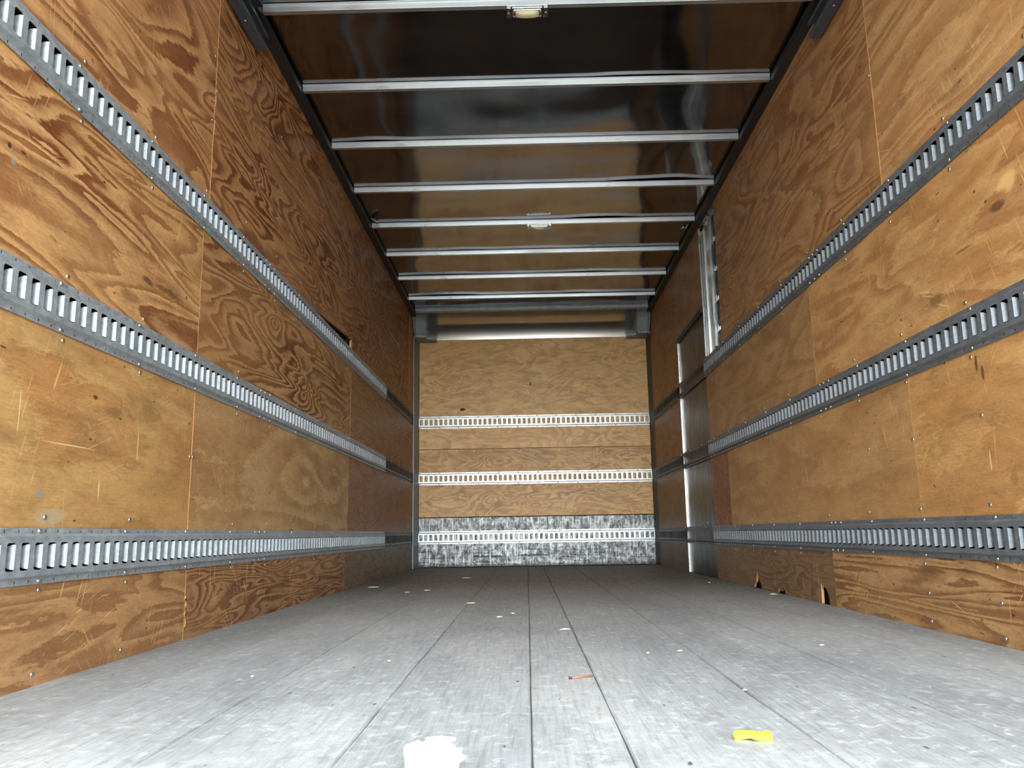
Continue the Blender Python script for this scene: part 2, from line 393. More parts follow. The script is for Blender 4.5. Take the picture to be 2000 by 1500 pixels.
# outer walls of the body (hollow cavity behind the lining)
for nm, sx in (('wall_left', -1), ('wall_right', 1)):
    m = MB()
    xi, xo = sx*1.262, sx*1.30
    m.box(min(xi, xo), max(xi, xo), Y0, YB+0.1, -0.12, 2.66)
    # vertical posts every 16 inches inside the cavity
    for k in range(-4, 17):
        y = 1.907 + 0.41*k
        if y < Y0+0.05 or y > YB-0.05: continue
        if sx > 0 and 5.18 < y < 6.76: continue
        a, b = sorted((sx*1.262, sx*1.240))
        m.box(a, b, y-0.02, y+0.02, 0.0, 2.52)
    struct(m.build(nm, [M_SKIN]))
m = MB(); m.box(-1.30, 1.30, YB+0.06, YB+0.1, -0.12, 2.66)
struct(m.build('wall_back', M_SKIN))
m = MB(); m.box(-1.30, 1.30, Y0, YB+0.1, 2.66, 2.69)
struct(m.build('trim_1', M_OUT))       # outer roof skin above the roof sheet
# rear door frame around the opening
m = MB(); m.box(-1.30, -1.19, Y0-0.06, Y0, -0.12, 2.69); m.box(1.19, 1.30, Y0-0.06, Y0, -0.12, 2.69); m.box(-1.19, 1.19, Y0-0.06, Y0, 2.50, 2.69)
struct(m.build('trim_2', M_OUT))

# ceiling: thin reflective sheet, slightly bulging between the bows
BOWS = [3.105, 3.735, 4.350, 4.967, 5.585, 6.203, 6.820, 7.440]
allb = [0.64, 1.24, 1.86, 2.485] + BOWS + [7.85]
m = MB(); nx, ny = 64, 300
ys = [Y0 + (7.86-Y0)*j/ny for j in range(ny+1)]
vs = []
for y in ys:
    k = max([b for b in [0.0]+allb if b <= y]); nb = min([b for b in allb+[8.5] if b > y])
    tt = (y-k)/(nb-k)
    for i in range(nx+1):
        x = -1.19 + 2.38*i/nx
        edge = min(1.0, (1.19-abs(x))/0.25)
        sn = math.sin(math.pi*tt); N = lambda a, b, c: mnoise.noise(Vector((a, b, c)))
        z = 2.5605 + edge*(sn*(0.006 + 0.013*N(x*1.1, y*0.8, 3) + 0.006*N(x*3.1, y*2.3, 9)) + 0.016*max(0.0, N(x*1.5, nb*3.3, 21)-0.12)*max(0.0, 2*tt-1)**2)
        vs.append((x, y, z))
m.add(vs, [(j*(nx+1)+i, j*(nx+1)+i+1, (j+1)*(nx+1)+i+1, (j+1)*(nx+1)+i) for j in range(ny) for i in range(nx)], 0, True)
struct(m.build('ceiling', M_ROOF, origin=(0, 0, 2.56)))

# dark angle along the joint of wall and roof
for i, sx in enumerate((-1, 1)):
    m = MB()
    pts = [(sx*1.236, 2.515), (sx*1.172, 2.515), (sx*1.172, 2.545), (sx*1.178, 2.545), (sx*1.178, 2.60), (sx*1.236, 2.60)]
    m.prism(pts, 1, Y0, 7.98)
    struct(m.build('trim_%d' % (3+i), M_DARK))
# curved sheet between roof and front wall
m = MB(); n = 18; vs = []
for i in range(n+1):
    q = i/n; b0, b1, b2, b3 = (1-q)**3, 3*q*(1-q)**2, 3*q*q*(1-q), q**3
    y = 7.86*b0 + 8.16*b1 + 8.288*b2 + 8.325*b3; z = 2.565*b0 + 2.565*b1 + 2.520*b2 + 2.345*b3
    for x in [-1.215 + 2.43*k/20 for k in range(21)]:
        vs.append((x, y + 0.003*mnoise.noise(Vector((x*2, z*4, 2))), z + 0.003*mnoise.noise(Vector((x*1.5, z*4, 7)))))
m.add(vs, [(i*21+k, i*21+k+1, (i+1)*21+k+1, (i+1)*21+k) for i in range(n) for k in range(20)], 0, True)
struct(m.build('trim_5', M_COVE))
# strips in the front corners: aluminium at left, a dark line at right
for i, sx in enumerate((-1, 1)):
    m = MB()
    if sx < 0: m.prism([(sx*1.218, 8.13), (sx*1.211, 8.13), (sx*1.186, 8.320), (sx*1.186, 8.338), (sx*1.218, 8.338)], 2, 0.0, 2.34)
    else: m.prism([(sx*1.219, 8.135), (sx*1.216, 8.135), (sx*1.204, 8.30), (sx*1.204, 8.338), (sx*1.219, 8.338)], 2, 0.0, 2.34)
    struct(m.build('trim_%d' % (6+i), M_CORN if sx < 0 else M_DARK))

# ------------------------------------------------------------------ screws and rivets (one mesh each)
def dome(r, h, axis, sgn, n=10, slot=False):
    mb = MB(); o = [i for i in range(3) if i != axis]; rings = []
    for (rr, hh) in ((r, 0), (r*0.94, h*0.45), (r*0.6, h*0.85)):
        ring = []
        for i in range(n):
            a = 2*math.pi*i/n; q = [0, 0, 0]; q[o[0]] = rr*math.cos(a); q[o[1]] = rr*math.sin(a); q[axis] = hh*sgn; ring.append(q)
        rings.append(ring)
    top = [0, 0, 0]; top[axis] = h*sgn*(0.45 if slot else 1.0)
    vs = [p for rg in rings for p in rg] + [top]
    fs = [(k*n+i, k*n+(i+1) % n, (k+1)*n+(i+1) % n, (k+1)*n+i) for k in range(2) for i in range(n)]
    fs += [(2*n+i, 2*n+(i+1) % n, 3*n) for i in range(n)]
    mb.add(vs, fs, 0, True)
    return mb
PROTO = {}
def head(kind, axis, sgn, parent, loc):
    key = (kind, axis, sgn)
    if key not in PROTO:
        mb = dome(0.0062 if kind == 'rivet' else 0.0068, 0.0042 if kind == 'rivet' else 0.0032, axis, sgn, 10, kind == 'screw')
        me_o = mb.build(kind, M_SCREW, origin=(0, 0, 0))
        PROTO[key] = me_o
        me_o.parent = parent; me_o.location = Vector(loc) - ploc(parent)
        return me_o
    return copy_part(PROTO[key], parent, loc)

# ------------------------------------------------------------------ plywood lining
def side_panel(sx, y0, y1, z0, z1, mat, label, bulge=0.0, notch_bottom=(), notch_side=(), thick=0.012, screws=()):
    """a sheet in the y-z plane; notches are ragged bites out of the lower edge: lists of (y, z) points in order"""
    y0 -= 0.0007; y1 += 0.0007; bulge *= 0.45
    bot = [(y0, z0)] + [p for p in notch_bottom] + [(y1, z0)]
    top = [(y1, z1), (y0, z1)] + [p for p in notch_side]
    poly = bot + top
    x0, x1 = sx*(XW-bulge), sx*(XW+thick)
    m = MB(); n = len(poly)
    m.add([(x0, p[0], p[1]) for p in poly], [tuple(range(n))], 0)
    m.add([(x1, p[0], p[1]) for p in poly], [tuple(range(n))], 0)
    b = len(m.v)
    m.add([(x0, p[0], p[1]) for p in poly] + [(x1, p[0], p[1]) for p in poly], [(i, (i+1) % n, n+(i+1) % n, n+i) for i in range(n)], 1)
    o = m.build('plywood_panel', [mat, M_EDGE], origin=(sx*XW, (y0+y1)/2, z0))
    tag(o, label, 'wall panel', 'plywood panels lining the box')
    for (y, z) in screws:
        if y0 < y < y1 and z0 < z < z1: head('screw', 0, -sx, o, (x0, y, z))
    return o

ST = [1.912 + 0.41*k for k in range(16)]          # stud stations
def row(z, lo=1.6, hi=8.0, jit=0.006, skip=()):
    return [(y + random.uniform(-jit, jit)+0.012, z + random.uniform(-0.004, 0.004)) for y in ST if lo < y < hi]
A1, A2, A3 = [z+HR for z in RZ]      # rail tops
B1, B2, B3 = [z-HR for z in RZ]      # rail bottoms
E_ = 0.004                           # panels run 4 mm under the rail flanges... edge offset

def rel(panel_mid_y, z0, pts):       # knot positions relative to the object's origin
    return [(y-panel_mid_y, z-z0, a, s) for (y, z, a, s) in pts]

def mk(y0, z0, L): return [(y-y0, z-z0, a, b, c, k) for (y, z, a, b, c, k) in L]
GREY, DK, PALE, BURN = (150,146,140), (66,44,28), (240,206,150), (120,74,40)
MK_L3 = mk(1.7265, 0.3485, [(1.884, 0.434, 0.018, 0.012, GREY, 0.8), (1.945, 0.382, 0.07, 0.02, (186,170,140), 0.6), (1.784, 0.618, 0.0022, 0.075, PALE, 0.8),
    (2.351, 0.600, 0.003, 0.045, PALE, 0.8), (2.20, 0.672, 0.05, 0.016, (120,88,56), 0.45), (2.10, 0.70, 0.012, 0.006, DK, 0.8), (2.02, 0.56, 0.13, 0.0022, PALE, 0.7), (2.15, 0.46, 0.004, 0.03, PALE, 0.8)])
MK_L2 = mk(1.7265, 0.946, [(2.347, 1.10, 0.035, 0.012, DK, 0.7), (2.471, 1.106, 0.09, 0.010, DK, 0.5), (1.66, 1.195, 0.008, 0.008, DK, 0.9), (2.244, 1.02, 0.06, 0.02, (110,76,44), 0.5), (1.68, 1.165, 0.010, 0.009, GREY, 0.7)])
MK_R2 = mk(2.149, 0.946, [(2.061, 1.235, 0.045, 0.030, (236,190,124), 0.85), (2.113, 1.186, 0.035, 0.014, DK, 0.7), (2.488, 1.022, 0.04, 0.02, (110,76,46), 0.5), (2.30, 1.13, 0.05, 0.004, DK, 0.5)])
MK_R3 = mk(1.726, 0.3485, [(2.313, 0.783, 0.008, 0.030, DK, 0.75), (2.287, 0.752, 0.008, 0.024, DK, 0.7), (2.30, 0.50, 0.004, 0.03, PALE, 0.8), (2.2, 0.45, 0.02, 0.02, (120,84,50), 0.4)])
ORG = dict(light=(214,150,82), dark=(150,84,38))
# left wall, upper row
side_panel(-1, 0.72, 2.768, A1-0.008, 2.55, plywood('ply_left_upper_near', 1.3, freq=11, strength=0.95, su=1.1, sv=3.6, light=(212,148,84), dark=(122,62,26), wob=0.9),
    'large plywood sheet with bold flame grain, top row of left wall, nearest the camera', screws=row(A1+0.028)+[(2.757, 2.11), (2.757, 1.85)])
side_panel(-1, 2.771, 5.205, A1-0.008, 2.545, plywood('ply_left_upper_mid', 2.9, freq=16, strength=1.0, su=1.0, sv=5.0, light=(196,134,72), dark=(112,56,24), wob=0.6, scr=0.4, dirt=0.2),
    'plywood sheet with fine wavy red-brown grain, top row of left wall', 0.003,
    notch_bottom=[(4.10, A1-0.008), (4.25, A1+0.004), (4.7, A1+0.035), (5.04, A1+0.058), (5.19, A1+0.06), (5.192, A1-0.008)], notch_side=[(2.771, 1.965), (2.779, 1.96), (2.779, 1.92), (2.771, 1.915), (2.771, 1.865), (2.778, 1.86), (2.778, 1.82), (2.771, 1.815)], screws=row(A1+0.072, 2.8, 5.3)+row(2.2, 3.5, 5.0)[:3]+[(2.783, 1.98)])
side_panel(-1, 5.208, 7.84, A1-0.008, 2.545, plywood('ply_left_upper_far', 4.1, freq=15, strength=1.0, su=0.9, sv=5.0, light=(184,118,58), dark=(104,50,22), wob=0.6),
    'dark plywood sheet, top row of left wall, farthest from the camera', 0.001, screws=row(A1+0.03, 5.3, 7.8))
side_panel(-1, 7.845, 8.125, A1-0.008, 2.52, plywood('ply_left_corner', 5.2, freq=10, light=(180,112,56), dark=(130,70,30)),
    'narrow plywood strip beside the front corner, above the top left rail', 0.004)
# left wall, second row
side_panel(-1, 0.72, 2.733, A2-0.008, B1+0.008, plywood('ply_left_second_near', 6.6, marks=MK_L2, freq=15, strength=0.95, su=0.7, sv=5.0, light=(214,154,88), dark=(122,62,26), wob=0.8,
    knots=rel(1.7265, A2-0.008, [(2.76, 1.32, 3.0, 0.10)])),
    'plywood sheet with long dark streaks between top and middle left rails, nearest the camera', screws=row(A2+0.022, 1.6, 2.6)+row(B1-0.018, 1.6, 2.6))
side_panel(-1, 2.736, 5.20, A2-0.008, B1+0.008, plywood('ply_left_second_mid', 7.7, freq=13, strength=0.95, su=0.9, sv=4.5, light=(196,140,80), dark=(108,56,24), wob=0.9,
    knots=rel(3.968, A2-0.008, [(3.58, 1.289, 5.0, 0.10), (4.1, 1.05, 3.0, 0.1)])),
    'plywood sheet with starburst knot between top and middle left rails', 0.0015, screws=row(A2+0.022, 2.8, 5.2)+row(B1-0.018, 2.8, 5.2))
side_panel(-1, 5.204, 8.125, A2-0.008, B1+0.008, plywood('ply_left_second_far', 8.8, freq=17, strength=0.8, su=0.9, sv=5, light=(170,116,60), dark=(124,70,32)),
    'dark plywood sheet between top and middle left rails, farthest from the camera', 0.003, screws=row(A2+0.022, 5.2, 7.9))
# left wall, third row
side_panel(-1, 0.72, 2.733, A3-0.008, B2+0.008, plywood('ply_left_third_near', 9.4, freq=5, strength=0.55, su=0.8, sv=2.2, light=(204,148,80), dark=(172,106,50), scr=0.6, dirt=0.45, marks=MK_L3),
    'smooth golden plywood sheet with scratches between middle and lowest left rails, nearest the camera', screws=row(A3+0.026, 1.6, 2.6)+row(B2-0.016, 1.6, 2.6)+[(2.725, 0.60)])
side_panel(-1, 2.736, 5.187, A3-0.008, B2+0.008, plywood('ply_left_third_mid', 10.7, freq=6, strength=0.7, su=0.7, sv=2.4, light=(200,152,92), dark=(160,108,56), scr=0.85, dirt=0.3,
    knots=rel(3.96, A3-0.008, [(4.2, 0.6, 1.6, 0.22)])),
    'pale tan plywood sheet with faint loops between middle and lowest left rails', 0.003, screws=row(A3+0.026, 2.8, 5.1)+row(B2-0.016, 2.8, 5.1)+[(2.745, 0.60)])
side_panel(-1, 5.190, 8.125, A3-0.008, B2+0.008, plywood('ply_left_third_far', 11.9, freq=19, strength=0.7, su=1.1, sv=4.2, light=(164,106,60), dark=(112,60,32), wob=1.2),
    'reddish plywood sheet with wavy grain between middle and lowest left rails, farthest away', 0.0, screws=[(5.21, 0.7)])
# left wall, lowest row
side_panel(-1, 0.72, 2.742, 0.0, B3+0.008, plywood('ply_left_low_near', 12.2, freq=9, strength=0.6, su=1.0, sv=7.0, light=(196,140,82), dark=(104,58,28), scr=0.7, dirt=0.8),
    'scuffed low plywood strip under the lowest left rail, nearest the camera', screws=row(B3-0.018, 1.6, 2.6)+row(0.028, 1.6, 2.6))
side_panel(-1, 2.745, 5.128, 0.0, B3+0.008, plywood('ply_left_low_mid', 13.8, marks=[(2.757-3.9365, 0.122, 0.009, 0.010, (20,14,10), 1.0), (2.757-3.9365, 0.092, 0.005, 0.014, (24,16,10), 1.0), (2.759-3.9365, 0.056, 0.010, 0.020, (20,14,10), 1.0)], freq=14, strength=0.9, su=1.2, sv=9.0, light=(182,126,72), dark=(92,48,24), scr=0.9, dirt=0.5,
    knots=rel(3.93, 0, [(2.80, 0.10, 2.0, 0.06)])),
    'blotchy low plywood strip under the lowest left rail, chipped at its near edge', 0.002,
    notch_side=[(2.745, 0.128), (2.757, 0.124), (2.763, 0.112), (2.752, 0.100), (2.758, 0.088), (2.751, 0.078), (2.762, 0.066), (2.766, 0.050), (2.760, 0.040), (2.745, 0.036)],
    screws=row(B3-0.018, 2.8, 5.1)+[(2.752, 0.135)])
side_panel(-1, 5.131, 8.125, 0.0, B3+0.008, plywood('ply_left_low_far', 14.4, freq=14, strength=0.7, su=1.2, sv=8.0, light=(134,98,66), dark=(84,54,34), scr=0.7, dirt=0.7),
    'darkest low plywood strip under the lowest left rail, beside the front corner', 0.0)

# right wall, upper row
side_panel(1, 0.72, 2.768, A1-0.008, 2.55, plywood('ply_right_upper_near', 21.1, freq=9, strength=0.7, su=0.8, sv=3.6, light=(216,156,90), dark=(170,108,54), scr=0.7),
    'large honey-coloured plywood sheet, top row of right wall, nearest the camera', screws=row(A1+0.026, 1.6, 2.7))
side_panel(1, 2.771, 5.218, A1-0.008, 2.545, plywood('ply_right_upper_mid', 22.7, freq=10, strength=0.85, su=0.9, sv=3.8, light=(196,138,78), dark=(150,92,46), wob=1.1, scr=0.6, dirt=0.3),
    'plywood sheet in top row of right wall, ending at the side door gap', 0.003, screws=row(A1+0.026, 2.8, 5.1)+[(2.785, 1.98)])
side_panel(1, 5.70, 6.715, 1.925, 2.52, plywood('ply_right_above_door', 23.3, freq=6, strength=0.3, su=0.8, sv=2.5, light=(176,126,74), dark=(136,90,48)),
    'plywood sheet above the dark metal side door panel', 0.012)
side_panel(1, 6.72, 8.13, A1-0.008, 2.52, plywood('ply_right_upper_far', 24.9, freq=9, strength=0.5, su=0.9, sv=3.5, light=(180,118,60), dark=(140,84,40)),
    'plywood sheet in top row of right wall, farthest from the camera', 0.0)
# right wall, second row
side_panel(1, 0.72, 3.578, A2-0.008, B1+0.008, plywood('ply_right_second_near', 25.4, marks=MK_R2, freq=9, strength=0.65, su=0.7, sv=3.5, light=(214,152,84), dark=(168,106,52), scr=0.8, dirt=0.3),
    'plywood sheet between top and middle right rails, nearest the camera', screws=row(A2+0.022, 1.6, 3.5)+row(B1-0.018, 1.6, 3.5))
side_panel(1, 3.581, 5.728, A2-0.008, B1+0.008, plywood('ply_right_second_far', 26.6, freq=8, strength=0.55, su=0.7, sv=3.2, light=(190,136,78), dark=(150,98,50), scr=0.6, dirt=0.4),
    'plywood sheet between top and middle right rails, beside the metal side door panel', 0.0008, screws=row(A2+0.022, 3.6, 5.6)+row(B1-0.018, 3.6, 5.6))
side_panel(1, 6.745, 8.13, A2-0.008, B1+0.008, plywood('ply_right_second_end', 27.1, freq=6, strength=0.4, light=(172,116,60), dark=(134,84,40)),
    'plywood sheet between top and middle right rails, past the side door', 0.0)
# right wall, third row
side_panel(1, 0.72, 2.732, A3-0.008, B2+0.008, plywood('ply_right_third_near', 28.8, marks=MK_R3, freq=5, strength=0.5, su=0.6, sv=2.5, light=(214,152,82), dark=(172,110,54), scr=0.95, dirt=0.25),
    'golden plywood sheet between middle and lowest right rails, nearest the camera', screws=row(A3+0.026, 1.6, 2.6)+row(B2-0.016, 1.6, 2.7)+[(2.318, 0.637)])
side_panel(1, 2.734, 5.250, A3-0.008, B2+0.008, plywood('ply_right_third_mid', 29.5, freq=6, strength=0.5, su=0.6, sv=2.5, light=(204,148,84), dark=(160,106,54), scr=0.7, dirt=0.35),
    'plain plywood sheet between middle and lowest right rails, with a faint near seam', 0.0006, screws=row(A3+0.026, 2.5, 5.1)+row(B2-0.016, 2.5, 5.1)+[(2.742, 0.616), (3.1, 0.62)])
side_panel(1, 5.253, 5.728, A3-0.008, B2+0.008, plywood('ply_right_third_strip', 30.3, freq=12, strength=0.7, su=2.5, sv=4, light=(168,96,46), dark=(118,58,28), dirt=0.5),
    'narrow reddish plywood piece beside the metal side door panel, middle of right wall', -0.002)
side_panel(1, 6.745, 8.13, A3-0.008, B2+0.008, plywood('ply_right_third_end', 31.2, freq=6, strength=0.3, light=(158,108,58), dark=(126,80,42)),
    'plywood sheet between middle and lowest right rails, past the side door', 0.0)
# right wall, lowest row
side_panel(1, 0.72, 3.562, 0.0, B3+0.008, plywood('ply_right_low_near', 32.5, freq=8, strength=0.95, su=0.8, sv=8.0, light=(198,142,80), dark=(102,48,20), scr=0.9, dirt=0.6, wob=0.9),
    'low plywood strip with red-brown blotches under the lowest right rail, nearest the camera', 0.001, screws=row(B3-0.02, 1.6, 2.9)+row(0.115, 1.6, 2.9)+row(0.022, 1.6, 3.0))
side_panel(1, 3.565, 5.728, 0.0, B3+0.008, plywood('ply_right_low_far', 33.7, freq=12, strength=0.6, su=1.2, sv=9.0, light=(150,106,62), dark=(100,62,34), scr=0.8, dirt=0.7),
    'low dark plywood strip with broken holes at its bottom edge, right wall', 0.0,
    notch_bottom=[(3.645, 0.0), (3.65, 0.03), (3.662, 0.052), (3.680, 0.068), (3.705, 0.074), (3.728, 0.088), (3.740, 0.084), (3.742, 0.0),
                  (4.26, 0.0), (4.27, 0.022), (4.29, 0.03), (4.33, 0.012), (4.36, 0.03), (4.38, 0.01), (4.40, 0.0),
                  (4.68, 0.0), (4.69, 0.03), (4.72, 0.038), (4.75, 0.095), (4.77, 0.075), (4.79, 0.035), (4.82, 0.02), (4.84, 0.0)],
    screws=row(B3-0.02, 3.6, 5.6))
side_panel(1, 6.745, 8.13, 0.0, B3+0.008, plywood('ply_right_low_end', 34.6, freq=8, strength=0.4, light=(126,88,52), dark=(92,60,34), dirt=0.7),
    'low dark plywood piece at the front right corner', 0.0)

# front wall lining
def front_panel(z0, z1, mat, label, screws=(), proud=0.0, name='plywood_panel', cat='wall panel', hole=None):
    m = MB(); y = YB - proud
    m.box(-1.184, 1.202, y, YB+0.013, z0, z1)
    o = m.build(name, mat, origin=(0, YB, z0), bevel=0.0015)
    tag(o, label, cat)
    for (x, z) in screws: head('screw', 1, -1, o, (x, y, z))
    return o
XS = [-1.03, -0.62, -0.13, 0.26, 0.65, 0.99]
o = front_panel(1.192, 2.372, plywood('ply_front_upper', 41.1, 0, freq=8, strength=0.5, su=1.6, sv=4.2, light=(232,176,104), dark=(192,124,62), scr=0.1, dirt=0.12, wob=1.2,
    knots=[(0.06, 0.885, 2.0, 0.16)]),
    'wide pale plywood sheet of the front wall, under the curved metal cove', [(x, 1.222) for x in XS] + [(-0.16, 2.34), (0.22, 2.345), (-0.15, 1.945), (0.62, 1.93)])
o['group'] = 'plywood panels lining the box'
m = MB(); m.prism([(-0.760, 1.600), (-0.750, 1.588), (-0.728, 1.588), (-0.706, 1.597), (-0.704, 1.612), (-0.728, 1.618), (-0.752, 1.613)], 1, YB-0.0012, YB+0.001)
m.prism([(-0.022, 1.84), (-0.012, 1.84), (-0.018, 1.86), (-0.012, 1.885), (-0.026, 1.878), (-0.030, 1.858)], 1, YB-0.0012, YB+0.001)
k = m.build('knot_hole', M_BLACK, o)
o = front_panel(0.50, 1.188, plywood('ply_front_lower', 42.4, 0, freq=11, strength=0.7, su=1.7, sv=5.0, light=(214,158,90), dark=(152,94,44), scr=0.1, dirt=0.2, wob=1.2,
    knots=[(-0.35, 0.07, 2.2, 0.12), (0.9, 0.2, 2.6, 0.12)]),
    'darker plywood sheet of the front wall, above the scuffed metal plate', [(x, 1.165) for x in XS], 0.0)
o['group'] = 'plywood panels lining the box'
front_panel(0.004, 0.492, M_SCUFF, 'scuffed black and silver metal plate along the foot of the front wall', (), 0.004, 'scuff_plate', 'metal plate')
bo = [q for q in COL.objects if q.name == 'scuff_plate'][0]
for x in (-1.03, -0.62, -0.12, 0.28, 0.68, 1.02):
    for z in (0.055, 0.47):
        head('screw', 1, -1, bo, (x, YB-0.004, z))

# ------------------------------------------------------------------ slotted tie rails
PITCH = 0.0508
def rail_mesh(mp, L, mb, dent=0.0, deep=True, lips=True):
    """mp(v,u,w) -> world; v along, u up, w out of the wall"""
    W1, W2 = 0.0022, 0.0125
    def q(a, b, c): return mp(a, b, c)
    # long strips: outer return, flange around ticks, slope
    for s in (-1, 1):
        def strip(u0, w0, u1, w1):
            mb.add([q(0, s*u0, w0), q(L, s*u0, w0), q(L, s*u1, w1), q(0, s*u1, w1)], [(0,1,2,3)])
        strip(0.0635, 0.0, 0.0635, W1)
        strip(0.0635, W1, 0.0600, W1)
        strip(0.0530, W1, 0.0505, W1)
        strip(0.0505, W1, 0.0455, W2-0.0015)
        strip(0.0455, W2-0.0015, 0.0440, W2)
    n = int(round(L/PITCH))
    step = L/n
    for i in range(n):
        v0 = i*step; v1 = v0+step; vc = (v0+v1)/2
        for s in (-1, 1):
            # flange piece with one little slot
            h0, h1 = vc-0.0150, vc-0.0118
            for (a, b) in ((v0, h0), (h1, v1)):
                mb.add([q(a, s*0.060, W1), q(b, s*0.060, W1), q(b, s*0.053, W1), q(a, s*0.053, W1)], [(0,1,2,3)])
        # plate halves around an eight-sided opening
        a, b, c, d = 0.0150, 0.0105, 0.0305, 0.0270
        for s in (-1, 1):
            e = v0 if s < 0 else v1
            P = [(e, -0.044), (vc, -0.044), (vc, -c), (vc+s*b, -c), (vc+s*a, -d), (vc+s*a, d), (vc+s*b, c), (vc, c), (vc, 0.044), (e, 0.044)]
            mb.add([q(x, y, W2) for x, y in P], [tuple(range(10))])
            if not lips: continue
            # rolled lip running into the wall
            prof = [(a, W2, d), (a-0.0009, W2-0.0016, d), (a-0.0028, W2-0.0042, d), (a-0.0046, W2-0.0078, d-0.0014), (a-0.0051, W2-(0.0145 if deep else 0.010), d-0.0035), (a-0.0053, W2-(0.0185 if deep else 0.012), d-0.0075)]
            vs = []
            for (vo, w, hh) in prof:
                k1 = random.uniform(-dent, dent)
                vs += [q(vc+s*(vo+k1), -hh, w), q(vc+s*vo, hh, w)]
            mb.add(vs, [(2*j, 2*j+1, 2*j+3, 2*j+2) for j in range(5)], 0, True)
def side_rail(sx, y0, y1, z, label, grp, rz=0.0, mat=None, out=0.0, far=False):
    mb = MB(); X = XW - 0.0032 - out
    ang = rz
    mp = lambda v, u, w: (sx*(X-w), y0+v, z+u+ang*v)
    rail_mesh(mp, y1-y0, mb, lips=not far)
    o = mb.build('tie_rail', mat or M_RAIL, origin=(sx*X, (y0+y1)/2, z-HR))
    tag(o, label, 'cargo rail', grp)
    xs = sx*(X-0.0022)
    for i, y in enumerate(ST):
        yy = y - 0.012
        if y0+0.02 < yy < y1-0.02:
            for s in (-1, 1): head('rivet', 0, -sx, o, (xs, yy+(0.005 if s < 0 else -0.008), z+s*0.0565+ang*(yy-y0)))
    for yj in (y0+0.028, y1-0.028):
        if yj > 1.7:
            for s in (-1, 1): head('rivet', 0, -sx, o, (xs, yj, z+s*0.0565+ang*(yj-y0)))
    return o
pos = ['highest', 'middle', 'lowest']
for i, z in enumerate(RZ):
    g1 = 'slotted tie rails on the left wall'
    side_rail(-1, 0.73, 3.436, z, 'galvanized slotted tie rail, %s on left wall, section nearest the camera' % pos[i], g1)
    side_rail(-1, 3.438, 6.486, z, 'galvanized slotted tie rail, %s on left wall, middle section' % pos[i], g1)
    side_rail(-1, 6.488, 7.98, z, 'galvanized slotted tie rail, %s on left wall, short far section' % pos[i], g1, mat=M_RAILD, far=True)
    g2 = 'slotted tie rails on the right wall'
    side_rail(1, 0.73, 3.456, z, 'dark galvanized slotted tie rail, %s on right wall, section nearest the camera' % pos[i], g2, mat=M_RAILR)
    side_rail(1, 3.458, 5.727, z, 'dark galvanized slotted tie rail, %s on right wall, section ending at the side door' % pos[i], g2, mat=M_RAILR)
    side_rail(1, 5.735, 6.710, z, 'short slotted tie rail, %s of those across the metal side door panel' % pos[i], g2, mat=M_RAILD, far=True)
    side_rail(1, 6.748, 8.08, z, 'short slotted tie rail, %s on right wall between side door and front corner' % pos[i], g2, mat=M_RAILD, far=True)
for i, z in enumerate([1.470, 0.8880, 0.2950]):
    mb = MB(); yy = YB - (0.0005 if i < 2 else 0.0045)
    zz = z; tilt = 0.0
    rail_mesh(lambda v, u, w: (-1.185+v, yy-w, zz+u), 2.386, mb, deep=False, dent=0.0012 if i == 2 else 0.0004)
    o = mb.build('tie_rail', M_RAILB, origin=(0, yy, zz-HR))
    tag(o, 'bright slotted tie rail across the front wall, %s of the three' % pos[i], 'cargo rail', 'slotted tie rails across the front wall')
    for x in [-1.18+0.0508*k*4 for k in range(12)]:
        for s in (-1, 1): head('rivet', 1, -1, o, (x, yy-0.0022, zz+s*0.0565))

# ------------------------------------------------------------------ side door
m = MB(); m.box(1.228, 1.240, 5.732, 6.712, 0.0, 1.915)
o = m.build('metal_door_panel', M_DOOR, bevel=0.001); tag(o, 'dark grey metal side door panel in the right wall', 'door')
m = MB(); m.prism([(1.2405, 1.885), (1.212, 1.885), (1.208, 1.895), (1.208, 1.917), (1.2405, 1.917)], 1, 5.732, 6.712); m.build('top_ledge', M_DARK, o)
for y, z in ((6.45, 0.375), (6.15, 0.38), (6.0, 0.38), (6.3, 0.37)): head('rivet', 0, -1, o, (1.228, y, z))
m = MB(); m.prism([(1.2165, 6.716), (1.2165, 6.718), (1.220, 6.726), (1.238, 6.726), (1.238, 6.716)], 2, 0.0, 1.93)
tag(m.build('door_post', M_ALU), 'thin bright vertical aluminium post at the far edge of the side door', 'post')
# tall guide channel seen in the gap above the top right rail
m = MB()
def chan(x0, x1, y0, y1): m.box(x0, x1, y0, y1, 1.545, 2.47)
chan(1.2465, 1.252, 5.34, 5.70)
for (y0, y1, x) in ((5.34, 5.352, 1.205), (5.385, 5.392, 1.222), (5.45, 5.457, 1.228), (5.60, 5.607, 1.228), (5.635, 5.642, 1.222), (5.67, 5.685, 1.212)):
    chan(x, 1.25, y0, y1)
chan(1.236, 1.250, 5.46, 5.60)
o = m.build('door_guide_channel', M_ALU, bevel=0.001)
tag(o, 'tall grooved aluminium guide channel in the gap of the right wall', 'door track')
for z in (2.29, 2.08, 1.87, 1.66):
    b = MB(); b.box(1.235, 1.258, 5.265, 5.338, z-0.012, z+0.012); b.box(1.225, 1.235, 5.30, 5.308, z-0.022, z+0.022); b.build('bracket', M_CHROME, o, bevel=0.001)
# header plate over the channel
m = MB(); m.prism([(1.215, 2.512), (1.252, 2.512), (1.252, 2.485), (1.246, 2.485), (1.246, 2.50), (1.215, 2.50)], 1, 5.222, 5.70)
tag(m.build('door_header', M_ALU), 'dusty aluminium header plate above the guide channel under the roof', 'metal plate')

